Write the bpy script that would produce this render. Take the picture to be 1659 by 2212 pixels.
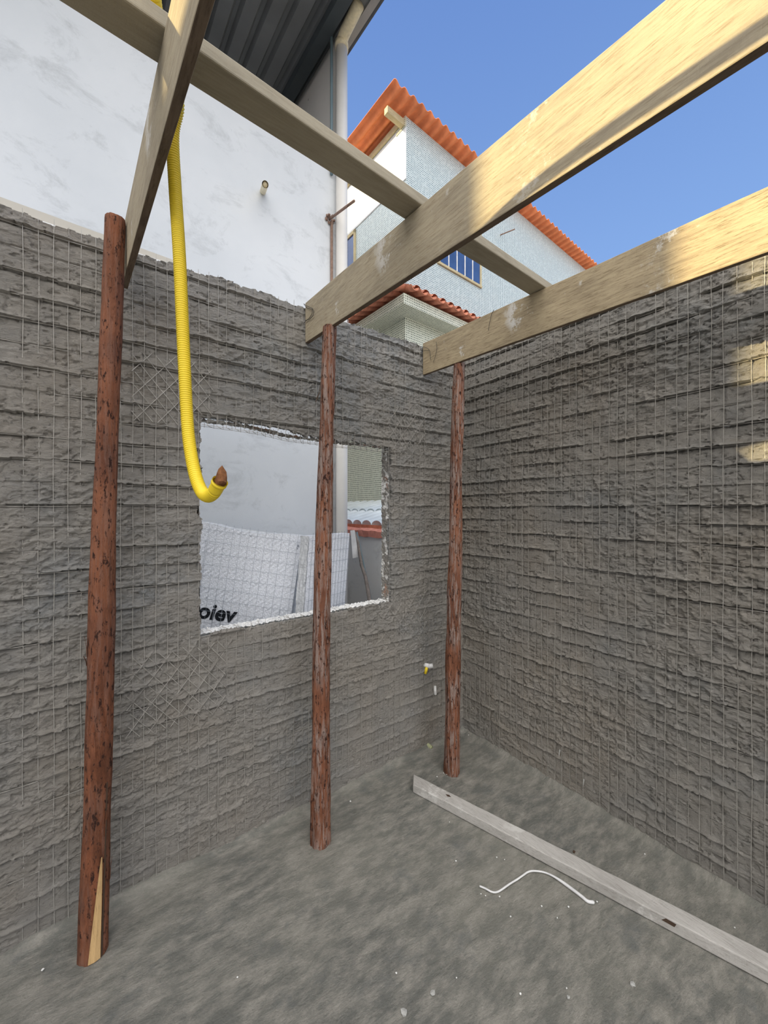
import bpy, math, random
import numpy as np
from mathutils import Vector, Matrix, noise as mnoise
random.seed(7)
for o in list(bpy.data.objects): bpy.data.objects.remove(o)
scene = bpy.context.scene
COL = scene.collection
R = math.radians

# ------------------------------------------------------------ camera
EYE = 1.6
FPX = 840.0
CX, CY = 829.5, 1100.0
CAX, CAY = 0.5969, 0.8023            # horizontal viewing direction
cam_d = bpy.data.cameras.new('camera'); cam = bpy.data.objects.new('camera', cam_d); COL.objects.link(cam)
cam.location = (0, 0, EYE)
cam.rotation_euler = (R(90), 0, -math.atan2(CAX, CAY))
cam_d.sensor_fit = 'HORIZONTAL'; cam_d.sensor_width = 36; cam_d.lens = 36*FPX/1659
cam_d.shift_y = -6/1659; cam_d.clip_start = 0.02; cam_d.clip_end = 300
scene.camera = cam

# ------------------------------------------------------------ view, sun, sky
vs = scene.view_settings
vs.view_transform = 'Standard'; vs.look = 'None'; vs.gamma = 1.0; vs.use_curve_mapping = False
vs.exposure = 0.0
SUN_E = 7.4
sd = bpy.data.lights.new('sun', 'SUN'); so = bpy.data.objects.new('sun', sd); COL.objects.link(so)
sd.energy = SUN_E; sd.color = (1.0, .80, .42); sd.angle = R(0.55)
sv = Vector((-.964*math.cos(R(22.2)), .267*math.cos(R(22.2)), math.sin(R(22.2))))
so.rotation_euler = sv.to_track_quat('Z', 'Y').to_euler(); so.location = (-4, 1, 9)

W = bpy.data.worlds.new('sky'); scene.world = W; W.use_nodes = True
wt = W.node_tree; wt.nodes.clear()
def WN(t): return wt.nodes.new(t)
tc = WN('ShaderNodeTexCoord'); sep = WN('ShaderNodeSeparateXYZ'); wt.links.new(tc.outputs['Generated'], sep.inputs[0])
cr = WN('ShaderNodeValToRGB'); wt.links.new(sep.outputs['Z'], cr.inputs[0])
cr.color_ramp.elements[0].position = 0.0; cr.color_ramp.elements[0].color = (.50, .60, .72, 1)
cr.color_ramp.elements[1].position = 1.0; cr.color_ramp.elements[1].color = (.13, .25, .60, 1)
for p, c in ((.25, (.31, .50, .88, 1)), (.50, (.235, .41, .80, 1)), (.80, (.155, .29, .66, 1))):
    e = cr.color_ramp.elements.new(p); e.color = c
dot = WN('ShaderNodeVectorMath'); dot.operation = 'DOT_PRODUCT'; wt.links.new(tc.outputs['Generated'], dot.inputs[0])
dot.inputs[1].default_value = Vector((-.68, -.36, .62)).normalized()
mr = WN('ShaderNodeMapRange'); mr.interpolation_type = 'SMOOTHSTEP'; wt.links.new(dot.outputs['Value'], mr.inputs[0])
mr.inputs[1].default_value = .14; mr.inputs[2].default_value = .80; mr.inputs[3].default_value = 0; mr.inputs[4].default_value = 1
mx = WN('ShaderNodeMix'); mx.data_type = 'RGBA'; wt.links.new(mr.outputs[0], mx.inputs['Factor'])
wt.links.new(cr.outputs[0], mx.inputs['A']); mx.inputs['B'].default_value = (3.0, 2.92, 2.85, 1)
bg = WN('ShaderNodeBackground'); wt.links.new(mx.outputs['Result'], bg.inputs[0]); bg.inputs[1].default_value = 1.0
ow = WN('ShaderNodeOutputWorld'); wt.links.new(bg.outputs[0], ow.inputs[0])

# ------------------------------------------------------------ measuring helpers
def ray(px, py):
    t = (px-CX)/FPX; s = (CY-py)/FPX
    return Vector((CAY*t+CAX, CAY-CAX*t, s))
def at(px, py, dep):  v = ray(px, py)*dep; return Vector((v.x, v.y, v.z+EYE))
def atY(px, py, Y):   d = ray(px, py); return at(px, py, Y/d.y)
def atX(px, py, X):   d = ray(px, py); return at(px, py, X/d.x)
def atZ(px, py, Z=0): d = ray(px, py); return at(px, py, (Z-EYE)/d.z)

# ------------------------------------------------------------ materials
MATS = {}
class NT:
    def __init__(s, name):
        s.m = bpy.data.materials.new(name); s.m.use_nodes = True; s.t = s.m.node_tree; s.t.nodes.clear()
        s.out = s.n('ShaderNodeOutputMaterial'); s.b = s.n('ShaderNodeBsdfPrincipled'); s.l(s.b.outputs[0], s.out.inputs[0])
        s.tc = s.n('ShaderNodeTexCoord')
    def n(s, t): return s.t.nodes.new(t)
    def l(s, a, b): s.t.links.new(a, b)
    def vec(s, scale=(1,1,1), rot=(0,0,0), src='Object'):
        mp = s.n('ShaderNodeMapping'); s.l(s.tc.outputs[src], mp.inputs[0])
        mp.inputs['Scale'].default_value = scale; mp.inputs['Rotation'].default_value = rot; return mp.outputs[0]
    def noise(s, scale, v=None, detail=6, rough=.6, dist=0.0):
        t = s.n('ShaderNodeTexNoise'); t.inputs['Scale'].default_value = scale; t.inputs['Detail'].default_value = detail
        t.inputs['Roughness'].default_value = rough; t.inputs['Distortion'].default_value = dist
        s.l(v if v is not None else s.vec(), t.inputs['Vector']); return t.outputs['Fac']
    def voro(s, scale, v=None, feature='F1'):
        t = s.n('ShaderNodeTexVoronoi'); t.feature = feature; t.inputs['Scale'].default_value = scale
        s.l(v if v is not None else s.vec(), t.inputs['Vector']); return t.outputs['Distance']
    def ramp(s, f, pts):
        r = s.n('ShaderNodeValToRGB'); s.l(f, r.inputs[0]); el = r.color_ramp.elements
        while len(el) > 1: el.remove(el[-1])
        el[0].position = pts[0][0]; el[0].color = (*pts[0][1], 1)
        for p, c in pts[1:]: e = el.new(p); e.color = (*c, 1)
        return r.outputs[0]
    def mix(s, f, a, b, mode='MIX'):
        m = s.n('ShaderNodeMix'); m.data_type = 'RGBA'; m.blend_type = mode
        for sock, v in ((m.inputs['Factor'], f), (m.inputs['A'], a), (m.inputs['B'], b)):
            if isinstance(v, (int, float)): sock.default_value = v
            elif isinstance(v, tuple): sock.default_value = (*v, 1)
            else: s.l(v, sock)
        return m.outputs['Result']
    def math(s, op, a, b=0.0):
        m = s.n('ShaderNodeMath'); m.operation = op
        for i, v in enumerate((a, b)):
            if isinstance(v, (int, float)): m.inputs[i].default_value = v
            else: s.l(v, m.inputs[i])
        return m.outputs[0]
    def bump(s, h, strength=.5, dist=.01, prev=None):
        b = s.n('ShaderNodeBump'); b.inputs['Strength'].default_value = strength; b.inputs['Distance'].default_value = dist
        s.l(h, b.inputs['Height'])
        if prev is not None: s.l(prev, b.inputs['Normal'])
        return b.outputs[0]
    def done(s, col, rough=.9, nrm=None, metal=0.0, spec=.3):
        if isinstance(col, tuple): s.b.inputs['Base Color'].default_value = (*col, 1)
        else: s.l(col, s.b.inputs['Base Color'])
        if isinstance(rough, (int, float)): s.b.inputs['Roughness'].default_value = rough
        else: s.l(rough, s.b.inputs['Roughness'])
        s.b.inputs['Metallic'].default_value = metal; s.b.inputs['Specular IOR Level'].default_value = spec
        if nrm is not None: s.l(nrm, s.b.inputs['Normal'])
        MATS[s.m.name] = s.m; return s.m
BW = lambda a, b: [(a, (0,0,0)), (b, (1,1,1))]

def m_mortar():
    s = NT('mortar')
    big = s.ramp(s.noise(1.3, detail=3), BW(.35, .65))
    c = s.mix(big, (.355, .318, .268), (.300, .312, .312))
    c = s.mix(s.ramp(s.noise(9, detail=6), BW(.3, .75)), c, (.41, .385, .345))
    c = s.mix(s.ramp(s.noise(60, detail=5), BW(.58, .72)), c, (.20, .19, .17))
    v = s.vec((1, 1, 3.2))
    n1 = s.bump(s.noise(30, v, detail=9, rough=.72, dist=.5), 1.0, .017)
    n2 = s.bump(s.noise(170, detail=6, rough=.75), .9, .004, n1)
    vo = s.bump(s.voro(42, s.vec((1,1,2)), 'DISTANCE_TO_EDGE'), .18, .006, n2)
    return s.done(c, .92, vo)
def m_wire():
    s = NT('galvanised_wire')
    c = s.mix(s.ramp(s.noise(40), BW(.4, .65)), (.44, .42, .385), (.30, .285, .255))
    return s.done(c, .6, metal=.15)
def m_darkwire():
    s = NT('dark_wire'); return s.done((.05, .045, .04), .6)
def m_floor():
    s = NT('floor_mortar')
    c = s.mix(s.ramp(s.noise(1.5, detail=4), BW(.40, .62)), (.142, .144, .130), (.205, .202, .174))
    v = s.vec((1.0, 2.4, 1), (0, 0, R(30)))
    c = s.mix(s.ramp(s.noise(7.5, v, detail=10, rough=.74, dist=.15), BW(.42, .66)), c, (.325, .31, .272))
    c = s.mix(s.ramp(s.noise(5.2, detail=9, rough=.72), BW(.54, .74)), c, (.135, .142, .136))
    c = s.mix(s.ramp(s.noise(110, detail=3), BW(.70, .80)), c, (.10, .10, .095))
    n1 = s.bump(s.noise(16, v, detail=10, rough=.7), .8, .012)
    n2 = s.bump(s.noise(150, detail=4), .7, .003, n1)
    return s.done(c, .9, n2)
def m_bark(name, red, grey_amt):
    s = NT(name)
    v = s.vec((1, 1, .16))
    c = s.mix(s.ramp(s.noise(34, v, detail=7, rough=.7), BW(.40, .60)), tuple(x*.50 for x in red), red)
    c = s.mix(s.ramp(s.noise(3.4, s.vec((1,1,.45)), detail=5), BW(.46, .60)), c, tuple(x*y for x, y in zip(red, (1.22, 1.36, 1.5))))
    c = s.mix(s.math('MULTIPLY', s.ramp(s.noise(2.2, s.vec((1,1,.9)), detail=3), BW(.50, .62)), .75), c, tuple(x*y for x, y in zip(red, (.52, .58, .75))))
    g = s.ramp(s.noise(90, s.vec((1, 1, .07)), detail=7, rough=.75), BW(.48, .56))
    lo = s.ramp(s.noise(2.6, s.vec((1,1,.8)), detail=3), BW(.38, .50))
    c = s.mix(s.math('MULTIPLY', g, s.math('MULTIPLY', lo, grey_amt*.9)), c, (.42, .34, .30))
    c = s.mix(s.ramp(s.noise(75, s.vec((1, 1, .36)), detail=6, rough=.7), BW(.55, .61)), c, (.045, .018, .012))
    n1 = s.bump(s.noise(44, v, detail=9, rough=.75), 1.0, .016)
    n2 = s.bump(s.noise(120, s.vec((1,1,.4)), detail=5), .9, .005, n1)
    return s.done(c, .85, n2)
def m_wood(name, a, b, dark, axis='Y', streak=1.0, white=0.0):
    s = NT(name)
    sc = {'Y': (9, .8, 9), 'X': (.8, 9, 9), 'Z': (9, 9, .8)}[axis]
    c = s.mix(s.ramp(s.noise(9, s.vec(sc), detail=8, rough=.7, dist=.4), BW(.38, .62)), a, b)
    c = s.mix(s.ramp(s.noise(2.2, s.vec(tuple(x**.5 for x in sc)), detail=4), BW(.40, .70)), c, tuple(x*1.12 for x in b))
    c = s.mix(s.math('MULTIPLY', s.ramp(s.noise(20, s.vec(sc), detail=9, rough=.75), BW(.50, .66)), .75*streak), c, dark)
    if white:
        w = s.math('MULTIPLY', s.ramp(s.noise(5, detail=9, rough=.75), BW(.57, .62)), s.ramp(s.noise(2.3, detail=2), BW(.48, .56)))
        c = s.mix(s.math('MULTIPLY', w, white), c, (.62, .61, .58))
    n1 = s.bump(s.noise(24, s.vec(sc), detail=8, rough=.7), .35, .004)
    cs_ = {'Y': (1, 2.2, .12), 'X': (2.2, 1, .12), 'Z': (1, 1, 1)}[axis]
    n2 = s.bump(s.noise(95, s.vec(cs_), detail=4, rough=.6), .5, .0022, n1)
    return s.done(c, .8, n2)
def m_plaster(name, a, b, stain, amt=.5, bump=.15):
    s = NT(name)
    c = s.mix(s.ramp(s.noise(.9, detail=5), BW(.35, .65)), a, b)
    st = s.math('MULTIPLY', s.ramp(s.noise(2.6, s.vec((1,1,1.5)), detail=10, rough=.75, dist=.5), BW(.53, .70)), amt)
    c = s.mix(st, c, stain)
    c = s.mix(s.ramp(s.noise(11, s.vec((1,1,1.3)), detail=4, rough=.5), BW(.735, .77)), c, tuple(x*.45 for x in stain))
    n = s.bump(s.noise(120, detail=5, rough=.7), bump, .006)
    return s.done(c, .9, n)
def m_plain(name, c, rough=.7, metal=0, var=.15, sc=12, bump=0.0, spec=.3):
    s = NT(name)
    col = s.mix(s.ramp(s.noise(sc, detail=5), BW(.3, .7)), tuple(x*(1-var) for x in c), tuple(min(1, x*(1+var)) for x in c))
    n = s.bump(s.noise(sc*6, detail=4), bump, .004) if bump else None
    return s.done(col, rough, n, metal, spec)
def m_tile(name, ground, c1, c2, stain=0.0):
    s = NT(name)
    b = s.n('ShaderNodeTexBrick'); s.l(s.tc.outputs['UV'], b.inputs['Vector'])
    b.offset = 0; b.squash = 1; b.inputs['Scale'].default_value = 1
    b.inputs['Brick Width'].default_value = .031; b.inputs['Row Height'].default_value = .031
    b.inputs['Mortar Size'].default_value = .0062; b.inputs['Mortar Smooth'].default_value = .05; b.inputs['Bias'].default_value = -.45
    b.inputs['Color1'].default_value = (*c1, 1); b.inputs['Color2'].default_value = (*c2, 1); b.inputs['Mortar'].default_value = (*ground, 1)
    c = b.outputs['Color']
    c = s.mix(s.math('MULTIPLY', s.ramp(s.noise(2.5, s.vec((1,1,3)), detail=6), BW(.5, .75)), .15+stain), c, (.50, .50, .45))
    return s.done(c, .35, spec=.4)
def m_foam(name, c, scale=90):
    s = NT(name)
    v = s.voro(scale)
    col = s.mix(s.ramp(v, BW(.25, .75)), c, tuple(x*.86 for x in c))
    col = s.mix(s.ramp(s.noise(16, detail=3), BW(.70, .745)), col, (.30, .33, .38))
    return s.done(col, .8, s.bump(v, .5, .006))
m_mortar(); m_wire(); m_darkwire(); m_floor()
m_bark('bark_smooth', (.30, .108, .052), .15)
m_bark('bark_shaggy', (.29, .112, .058), .9)
m_wood('beam_wood', (.285, .245, .18), (.40, .345, .245), (.20, .15, .09), 'Y', 1.0, .7)
m_wood('beam_wood_brown', (.27, .215, .14), (.41, .335, .215), (.17, .125, .07), 'Y', 1.3, .85)
m_wood('beam_underside_shade', (.13, .095, .065), (.19, .14, .10), (.07, .05, .035), 'Y', 1)
m_wood('plank_wood', (.30, .265, .195), (.37, .33, .25), (.22, .185, .125), 'X', .35)
m_wood('old_board', (.36, .345, .32), (.46, .445, .42), (.20, .17, .15), 'Y', .7, .8)
m_wood('split_wood', (.50, .32, .14), (.60, .40, .19), (.30, .17, .07), 'Z', .8)
m_wood('rafter_wood', (.38, .33, .20), (.50, .44, .28), (.25, .2, .12), 'X', .8)
m_plaster('white_plaster', (.62, .65, .675), (.70, .725, .745), (.38, .40, .41), .6)
m_plaster('beige_plaster', (.60, .58, .55), (.66, .64, .61), (.50, .48, .45), .3)
m_plaster('grey_plaster', (.78, .79, .78), (.84, .84, .82), (.50, .51, .50), .6)
m_plaster('core_board', (.46, .43, .37), (.52, .49, .43), (.38, .35, .3), .3)
m_plain('sheet_metal', (.28, .29, .30), .45, .3, .12, 3)
m_plain('fascia_metal', (.34, .34, .34), .5, .2, .1, 3)
m_plain('pvc_white', (.72, .70, .66), .45, 0, .05, 4)
m_plain('pvc_cream', (.68, .60, .42), .5, 0, .15, 30)
m_plain('dark_steel', (.07, .085, .095), .5, 0, .1, 4)
m_plain('pole_wood', (.22, .19, .17), .85, 0, .3, 30, .4)
m_plain('mesh_wire', (.30, .33, .38), .5, 0, .1, 30)
m_plain('conduit_teal', (.16, .23, .26), .5, 0, .1, 4)
m_plain('rust', (.26, .17, .13), .8, 0, .3, 40)
m_plain('yellow_plastic', (.86, .64, .03), .42, 0, .06, 8, spec=.45)
m_plain('brown_husk', (.20, .085, .035), .9, 0, .5, 60, .6)
m_plain('orange_sheet', (.66, .21, .085), .6, 0, .22, 5)
m_plain('clay_tile', (.52, .20, .12), .75, 0, .3, 14, .2)
m_plain('red_cap', (.62, .25, .19), .7, 0, .2, 20, .4)
m_plain('white_roof_tile', (.66, .72, .74), .55, 0, .12, 6)
m_plain('window_glass', (.035, .075, .20), .12, 0, .2, 3, spec=.8)
m_plain('white_frame', (.75, .75, .74), .5)
m_plain('cable_white', (.70, .70, .70), .5, 0, .12, 20)
m_plain('ink', (.006, .008, .012), .7, 0, .1)
m_plain('pale_green_pvc', (.45, .47, .28), .5, 0, .1, 20)
m_plain('white_bits', (.78, .78, .76), .8, 0, .08, 30)
m_plain('mortar_bits', (.42, .42, .40), .9, 0, .2, 40)
m_plain('grey_render', (.42, .41, .39), .9, 0, .1, 4)
m_plain('outer_ground', (.40, .37, .32), .95, 0, .2, 1.5)
m_plain('knot', (.07, .045, .03), .9)
m_tile('mosaic_tile', (.60, .67, .67), (.09, .15, .18), (.46, .55, .56))
m_tile('mosaic_tile_cream', (.72, .73, .62), (.13, .16, .12), (.50, .52, .42))
m_foam('foam', (.86, .89, .95)); m_foam('foam_edge', (.70, .72, .74), 60)
m_foam('foam_core', (.82, .82, .80), 60)
def m_torn():
    s = NT('torn_edge')
    c = s.mix(s.ramp(s.noise(24, detail=6), BW(.50, .55)), (.24, .225, .20), (.70, .69, .66))
    c = s.mix(s.ramp(s.noise(9, detail=4), BW(.57, .62)), c, (.36, .23, .17))
    return s.done(c, .9, s.bump(s.noise(70, detail=7), 1.0, .008))
m_torn()
M = MATS

# ------------------------------------------------------------ mesh helpers
class MB:
    def __init__(s): s.v = []; s.f = []; s.uv = []
    def add(s, vs, fs):
        k = len(s.v); s.v += [tuple(p) for p in vs]; s.f += [tuple(i+k for i in f) for f in fs]; return s
    def box(s, x0, x1, y0, y1, z0, z1, fn=None, div=1):
        c = [(x, y, z) for z in (z0, z1) for y in (y0, y1) for x in (x0, x1)]
        if fn: c = [fn(*p) for p in c]
        return s.add(c, [(0,2,3,1), (4,5,7,6), (0,1,5,4), (2,6,7,3), (0,4,6,2), (1,3,7,5)])
    def hexa(s, b, t):
        return s.add(list(b)+list(t), [(3,2,1,0), (4,5,6,7), (0,1,5,4), (1,2,6,5), (2,3,7,6), (3,0,4,7)])
    def tube(s, pts, r, n=8, caps=True, rfun=None):
        pts = [Vector(p) for p in pts]; rings = []; up = None
        for i, p in enumerate(pts):
            d = (pts[min(i+1, len(pts)-1)]-pts[max(i-1, 0)])
            d = d.normalized() if d.length > 1e-9 else Vector((0,0,1))
            if up is None: up = d.orthogonal().normalized()
            up = (up - d*up.dot(d)).normalized(); sd_ = d.cross(up)
            rr = r(i/(len(pts)-1)) if callable(r) else r
            rings.append([p+(up*math.cos(a)+sd_*math.sin(a))*rr for a in [2*math.pi*j/n for j in range(n)]])
        vs = [q for ri in rings for q in ri]; fs = []
        for i in range(len(pts)-1):
            for j in range(n): fs.append((i*n+j, i*n+(j+1) % n, (i+1)*n+(j+1) % n, (i+1)*n+j))
        if caps: fs += [tuple(reversed(range(n))), tuple((len(pts)-1)*n+j for j in range(n))]
        return s.add(vs, fs)
    def build(s, name, mat, parent=None, smooth=False, uv=False, bevel=0, loc=None):
        me = bpy.data.meshes.new(name)
        vs = s.v if loc is None else [(p[0]-loc[0], p[1]-loc[1], p[2]-loc[2]) for p in s.v]
        me.from_pydata(vs, [], s.f); me.materials.append(M[mat]); me.update()
        if uv:
            ul = me.uv_layers.new(name='UVMap')
            for p in me.polygons:
                n = p.normal
                for li in p.loop_indices:
                    c = me.vertices[me.loops[li].vertex_index].co
                    if abs(n.z) > .7: u = (c.x, c.y)
                    elif abs(n.x) > abs(n.y): u = (c.y, c.z)
                    else: u = (c.x, c.z)
                    ul.data[li].uv = u
        if smooth: me.polygons.foreach_set('use_smooth', [True]*len(me.polygons))
        o = bpy.data.objects.new(name, me); COL.objects.link(o)
        if loc is not None: o.location = loc
        if parent is not None: o.parent = parent
        if bevel:
            b = o.modifiers.new('bevel', 'BEVEL'); b.width = bevel; b.segments = 2; b.limit_method = 'ANGLE'
        return o
def empty(name, loc=(0,0,0), rz=0):
    o = bpy.data.objects.new(name, None); COL.objects.link(o); o.location = loc; o.rotation_euler = (0,0,rz); o.empty_display_size = .1; return o
def tag(o, label=None, cat=None, group=None, kind=None):
    if label: o['label'] = label
    if cat: o['category'] = cat
    if group: o['group'] = group
    if kind: o['kind'] = kind
    return o

def hashn(ix, iy, seed):
    n = (ix.astype(np.int64)*374761393 + iy.astype(np.int64)*668265263 + seed*1442695041) & 0x7fffffff
    n = ((n ^ (n >> 13))*1274126177) & 0x7fffffff
    n = (n ^ (n >> 16)) & 0xffffff
    return n/float(0xffffff)
def vn(u, v, seed):
    iu = np.floor(u); iv = np.floor(v); fu = u-iu; fv = v-iv
    fu = fu*fu*(3-2*fu); fv = fv*fv*(3-2*fv)
    a = hashn(iu, iv, seed); b = hashn(iu+1, iv, seed); c = hashn(iu, iv+1, seed); d = hashn(iu+1, iv+1, seed)
    return (a*(1-fu)+b*fu)*(1-fv)+(c*(1-fu)+d*fu)*fv
def fbm(u, v, seed, octv=4, g=.5):
    s = 0; a = 1; t = 0
    for k in range(octv): s = s+a*vn(u*2**k+k*17.3, v*2**k+k*9.1, seed+k); t += a; a *= g
    return s/t
def sstep(a, b, x): t = np.clip((x-a)/(b-a), 0, 1); return t*t*(3-2*t)

COURSE = .085; VPITCH = .042
def mortar_h(u, v, seed, patches=()):
    """how far the rough mortar stands out, in metres"""
    warp = .010*(vn(u*2.2, v*3, seed)-.5)+.005*(vn(u*17, v*9, seed+1)-.5)+.005*(vn(u*60, v*20, seed+2)-.5)
    q = (v+warp)/COURSE; k = np.floor(q); p = q-k
    ki = np.round(q)
    m = sstep(.30, .58, vn(u*5+ki*7.7, ki*3.3, seed+5))*.8+.2
    lip = np.exp(-p/.10)*.012*m*(.5+vn(u*30, ki*5, seed+6)*.9)
    groove = np.exp(-((1-p)/.095))*.026*m
    h = .004+lip-groove*(1-np.exp(-p/.02))
    h = h+.007*(fbm(u*4, v*6, seed+10, 3)-.5)
    rg = 1-np.abs(2*fbm(u*16, v*26, seed+20, 4, .6)-1)
    zone = sstep(.35, .65, fbm(u*1.7, v*2.1, seed+30, 2))
    h = h+.012*(rg-.75)*(.45+zone)
    step = sstep(.50, .53, fbm(u*7, v*14, seed+40, 4, .55))
    h = h+.0035*(step-.5)
    step2 = sstep(.60, .62, fbm(u*20, v*38, seed+50, 3, .6))
    h = h+.004*step2*zone
    # marks left round the upright wires
    j = u/VPITCH; dj = np.abs(j-np.round(j))*VPITCH
    vm = sstep(.45, .7, vn(np.round(j)*5.1, v*9, seed+60))
    h = h-.004*np.exp(-(dj/.0045)**2)*vm
    pit = sstep(.66, .72, fbm(u*34, v*60, seed+90, 3, .6))
    h = h-.006*pit
    for (cu, cv, hw, hh) in patches:
        inside = (np.abs(u-cu) < hw+.03*np.sin(v*40)) & (np.abs(v-cv) < hh+.03*np.sin(u*37))
        for sg, pit in ((1, .048), (-1, .085)):
            d = (u+sg*v*.8)/pit; dd = np.abs(d-np.round(d))*pit
            h = h+np.where(inside, (.005 if cv < 1.5 else .002)*np.exp(-(dd/.005)**2)*(vn(u*14, v*14, seed+70+sg) > .3), 0)
    return h

def grid_mesh(name, us, vs_, pos, keep=None, mat='mortar', smooth=True):
    U, V = np.meshgrid(us, vs_)
    P = pos(U, V); nv, nu = U.shape
    idx = np.arange(nu*nv).reshape(nv, nu)
    q = np.stack([idx[:-1, :-1], idx[:-1, 1:], idx[1:, 1:], idx[1:, :-1]], -1).reshape(-1, 4)
    if keep is not None:
        Uc = (U[:-1, :-1]+U[1:, 1:])/2; Vc = (V[:-1, :-1]+V[1:, 1:])/2
        q = q[keep(Uc, Vc).reshape(-1)]
    me = bpy.data.meshes.new(name)
    me.vertices.add(nu*nv); me.vertices.foreach_set('co', P.reshape(-1).astype(np.float32))
    me.loops.add(q.size); me.loops.foreach_set('vertex_index', q.reshape(-1).astype(np.int32))
    me.polygons.add(len(q)); me.polygons.foreach_set('loop_start', np.arange(0, q.size, 4, dtype=np.int32))
    me.polygons.foreach_set('use_smooth', np.full(len(q), smooth))
    me.materials.append(M[mat]); me.update(calc_edges=True)
    o = bpy.data.objects.new(name, me); COL.objects.link(o)
    return o, idx, q, P

# ------------------------------------------------------------ floor and ground
WY = 1.927; WX = 2.149; WT = 2.70; TH = .10
XA, YA = -2.6, -2.6
def floor_pos(U, V):
    dw = np.minimum(WX-U, WY-V)
    z = .006*(fbm(U*3, V*3, 900, 4)-.5)+.002*(fbm(U*25, V*25, 910, 3)-.5)
    z = z+.030*np.exp(-np.clip(dw, 0, 9)/.028)*(.3+1.0*vn(U*9+V*7, V*8-U*5, 920))
    return np.stack([U, V, z], -1)
fl, _, _, _ = grid_mesh('floor', np.arange(XA, WX+.03, .012), np.arange(YA, WY+.03, .012), floor_pos, mat='floor_mortar')
tag(fl, kind='structure')
g = MB().box(-40, 45, -40, 45, -.3, -.06).build('outer_ground', 'outer_ground'); tag(g, kind='structure')

# ------------------------------------------------------------ left wall with its window opening
HX0 = atY(432, 1100, WY).x; HX1 = 1.485; HZ0 = 1.020; HZ1 = 2.025
us = np.concatenate([np.arange(XA, -.36, .02), np.arange(-.36, WX+.011, .004)])
vz = np.concatenate([np.arange(0, WT, .004), [WT]])
patches = [(.30, .82, .20, .17), (.28, 2.12, .16, .15), (1.62, 2.10, .16, .16), (1.60, .90, .20, .17)]
def hole_in(U, V):
    x0 = HX0+.022*(vn(V*22, V*0, 301)-.5)+.012*(vn(V*70, V*0, 302)-.5)
    x1 = HX1+.030*(vn(V*20, V*0, 303)-.5)+.014*(vn(V*65, V*0, 304)-.5)
    z0 = HZ0+.022*(vn(U*15, U*0, 305)-.5)+.012*(vn(U*60, U*0, 306)-.5)
    z1 = HZ1-.028*sstep(.55, .9, U)+.020*(vn(U*9, U*0, 307)-.5)+.014*(vn(U*45, U*0, 308)-.5)
    return (U > x0) & (U < x1) & (V > z0) & (V < z1)
def top_cut(U, V, s): return V > WT-.004-.022*vn(U*14, U*0, s)-.010*vn(U*60, U*0, s+1)
def lw_h(U, V):
    h = mortar_h(U, V, 11, patches)
    return h
def lw_pos(U, V): return np.stack([U, WY-lw_h(U, V), V], -1)
wl, idx, q, P = grid_mesh('wall_left', us, vz, lw_pos, keep=lambda U, V: ~hole_in(U, V) & ~top_cut(U, V, 321))
tag(wl, kind='structure')
def rim(q, P, off, sel, axis, name, mat, parent, jit, seed):
    """thickness of the wall behind every open edge of the rough face"""
    e = np.concatenate([q[:, [0,1]], q[:, [1,2]], q[:, [2,3]], q[:, [3,0]]])
    k = np.sort(e, 1); key = k[:, 0].astype(np.int64)*10000000+k[:, 1]
    _, inv, cnt = np.unique(key, return_inverse=True, return_counts=True)
    b = e[cnt[inv] == 1]; F = P.reshape(-1, 3)
    mid = (F[b[:, 0]]+F[b[:, 1]])/2; b = b[sel(mid)]
    m = MB(); cache = {}
    def gv(i, L):
        if (i, L) not in cache:
            c = F[i].copy(); o_, j_ = off[L]
            if L > 0:
                c[axis] = (WY if axis == 1 else WX)+o_
                r = np.random.RandomState((int(i)*7+L*13+seed) & 0x7fffffff).rand(3)-.5
                c = c+r*j_
            m.v.append(tuple(c)); cache[(i, L)] = len(m.v)-1
        return cache[(i, L)]
    for a, c in b:
        for L in range(len(off)-1): m.f.append((gv(a, L), gv(a, L+1), gv(c, L+1), gv(c, L)))
    return m.build(name, mat, parent)
inh = lambda mid: (mid[:, 0] > HX0-.05) & (mid[:, 0] < HX1+.05) & (mid[:, 2] > HZ0-.05) & (mid[:, 2] < HZ1+.05)
topm = lambda mid: mid[:, 2] > WT-.06
rim(q, P, [(0, 0), (.018, .006)], inh, 1, 'mortar_edge', 'mortar', wl, 0, 1)
def foam_rim():
    m = MB(); rnd = random.Random(3)
    def strip(pts, nrm):      # foam core showing inside the opening, torn and lumpy
        n = len(pts); k = 9
        base = len(m.v)
        for i, p in enumerate(pts):
            for j in range(k):
                y = WY+.016+(.078)*j/(k-1)
                d = .004+.010*rnd.random()
                m.v.append((p[0]+nrm[0]*d, y, p[1]+nrm[1]*d))
        for i in range(n-1):
            for j in range(k-1):
                a = base+i*k+j; m.f.append((a, a+1, a+k+1, a+k))
    xs = np.arange(HX0-.02, HX1+.02, .010); zs = np.arange(HZ0-.02, HZ1+.01, .010)
    strip([(x, HZ0-.006) for x in xs], (0, 1)); m.build('foam_core', 'foam_core', wl); m = MB()
    strip([(HX0-.008, z) for z in zs], (1, 0))
    strip([(HX1+.008, z) for z in zs], (-1, 0)); strip([(x, HZ1+.002-.028*float(sstep(.55, .9, np.array(x)))) for x in xs], (0, -1))
    return m.build('torn_edge', 'torn_edge', wl)
foam_rim()
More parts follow.
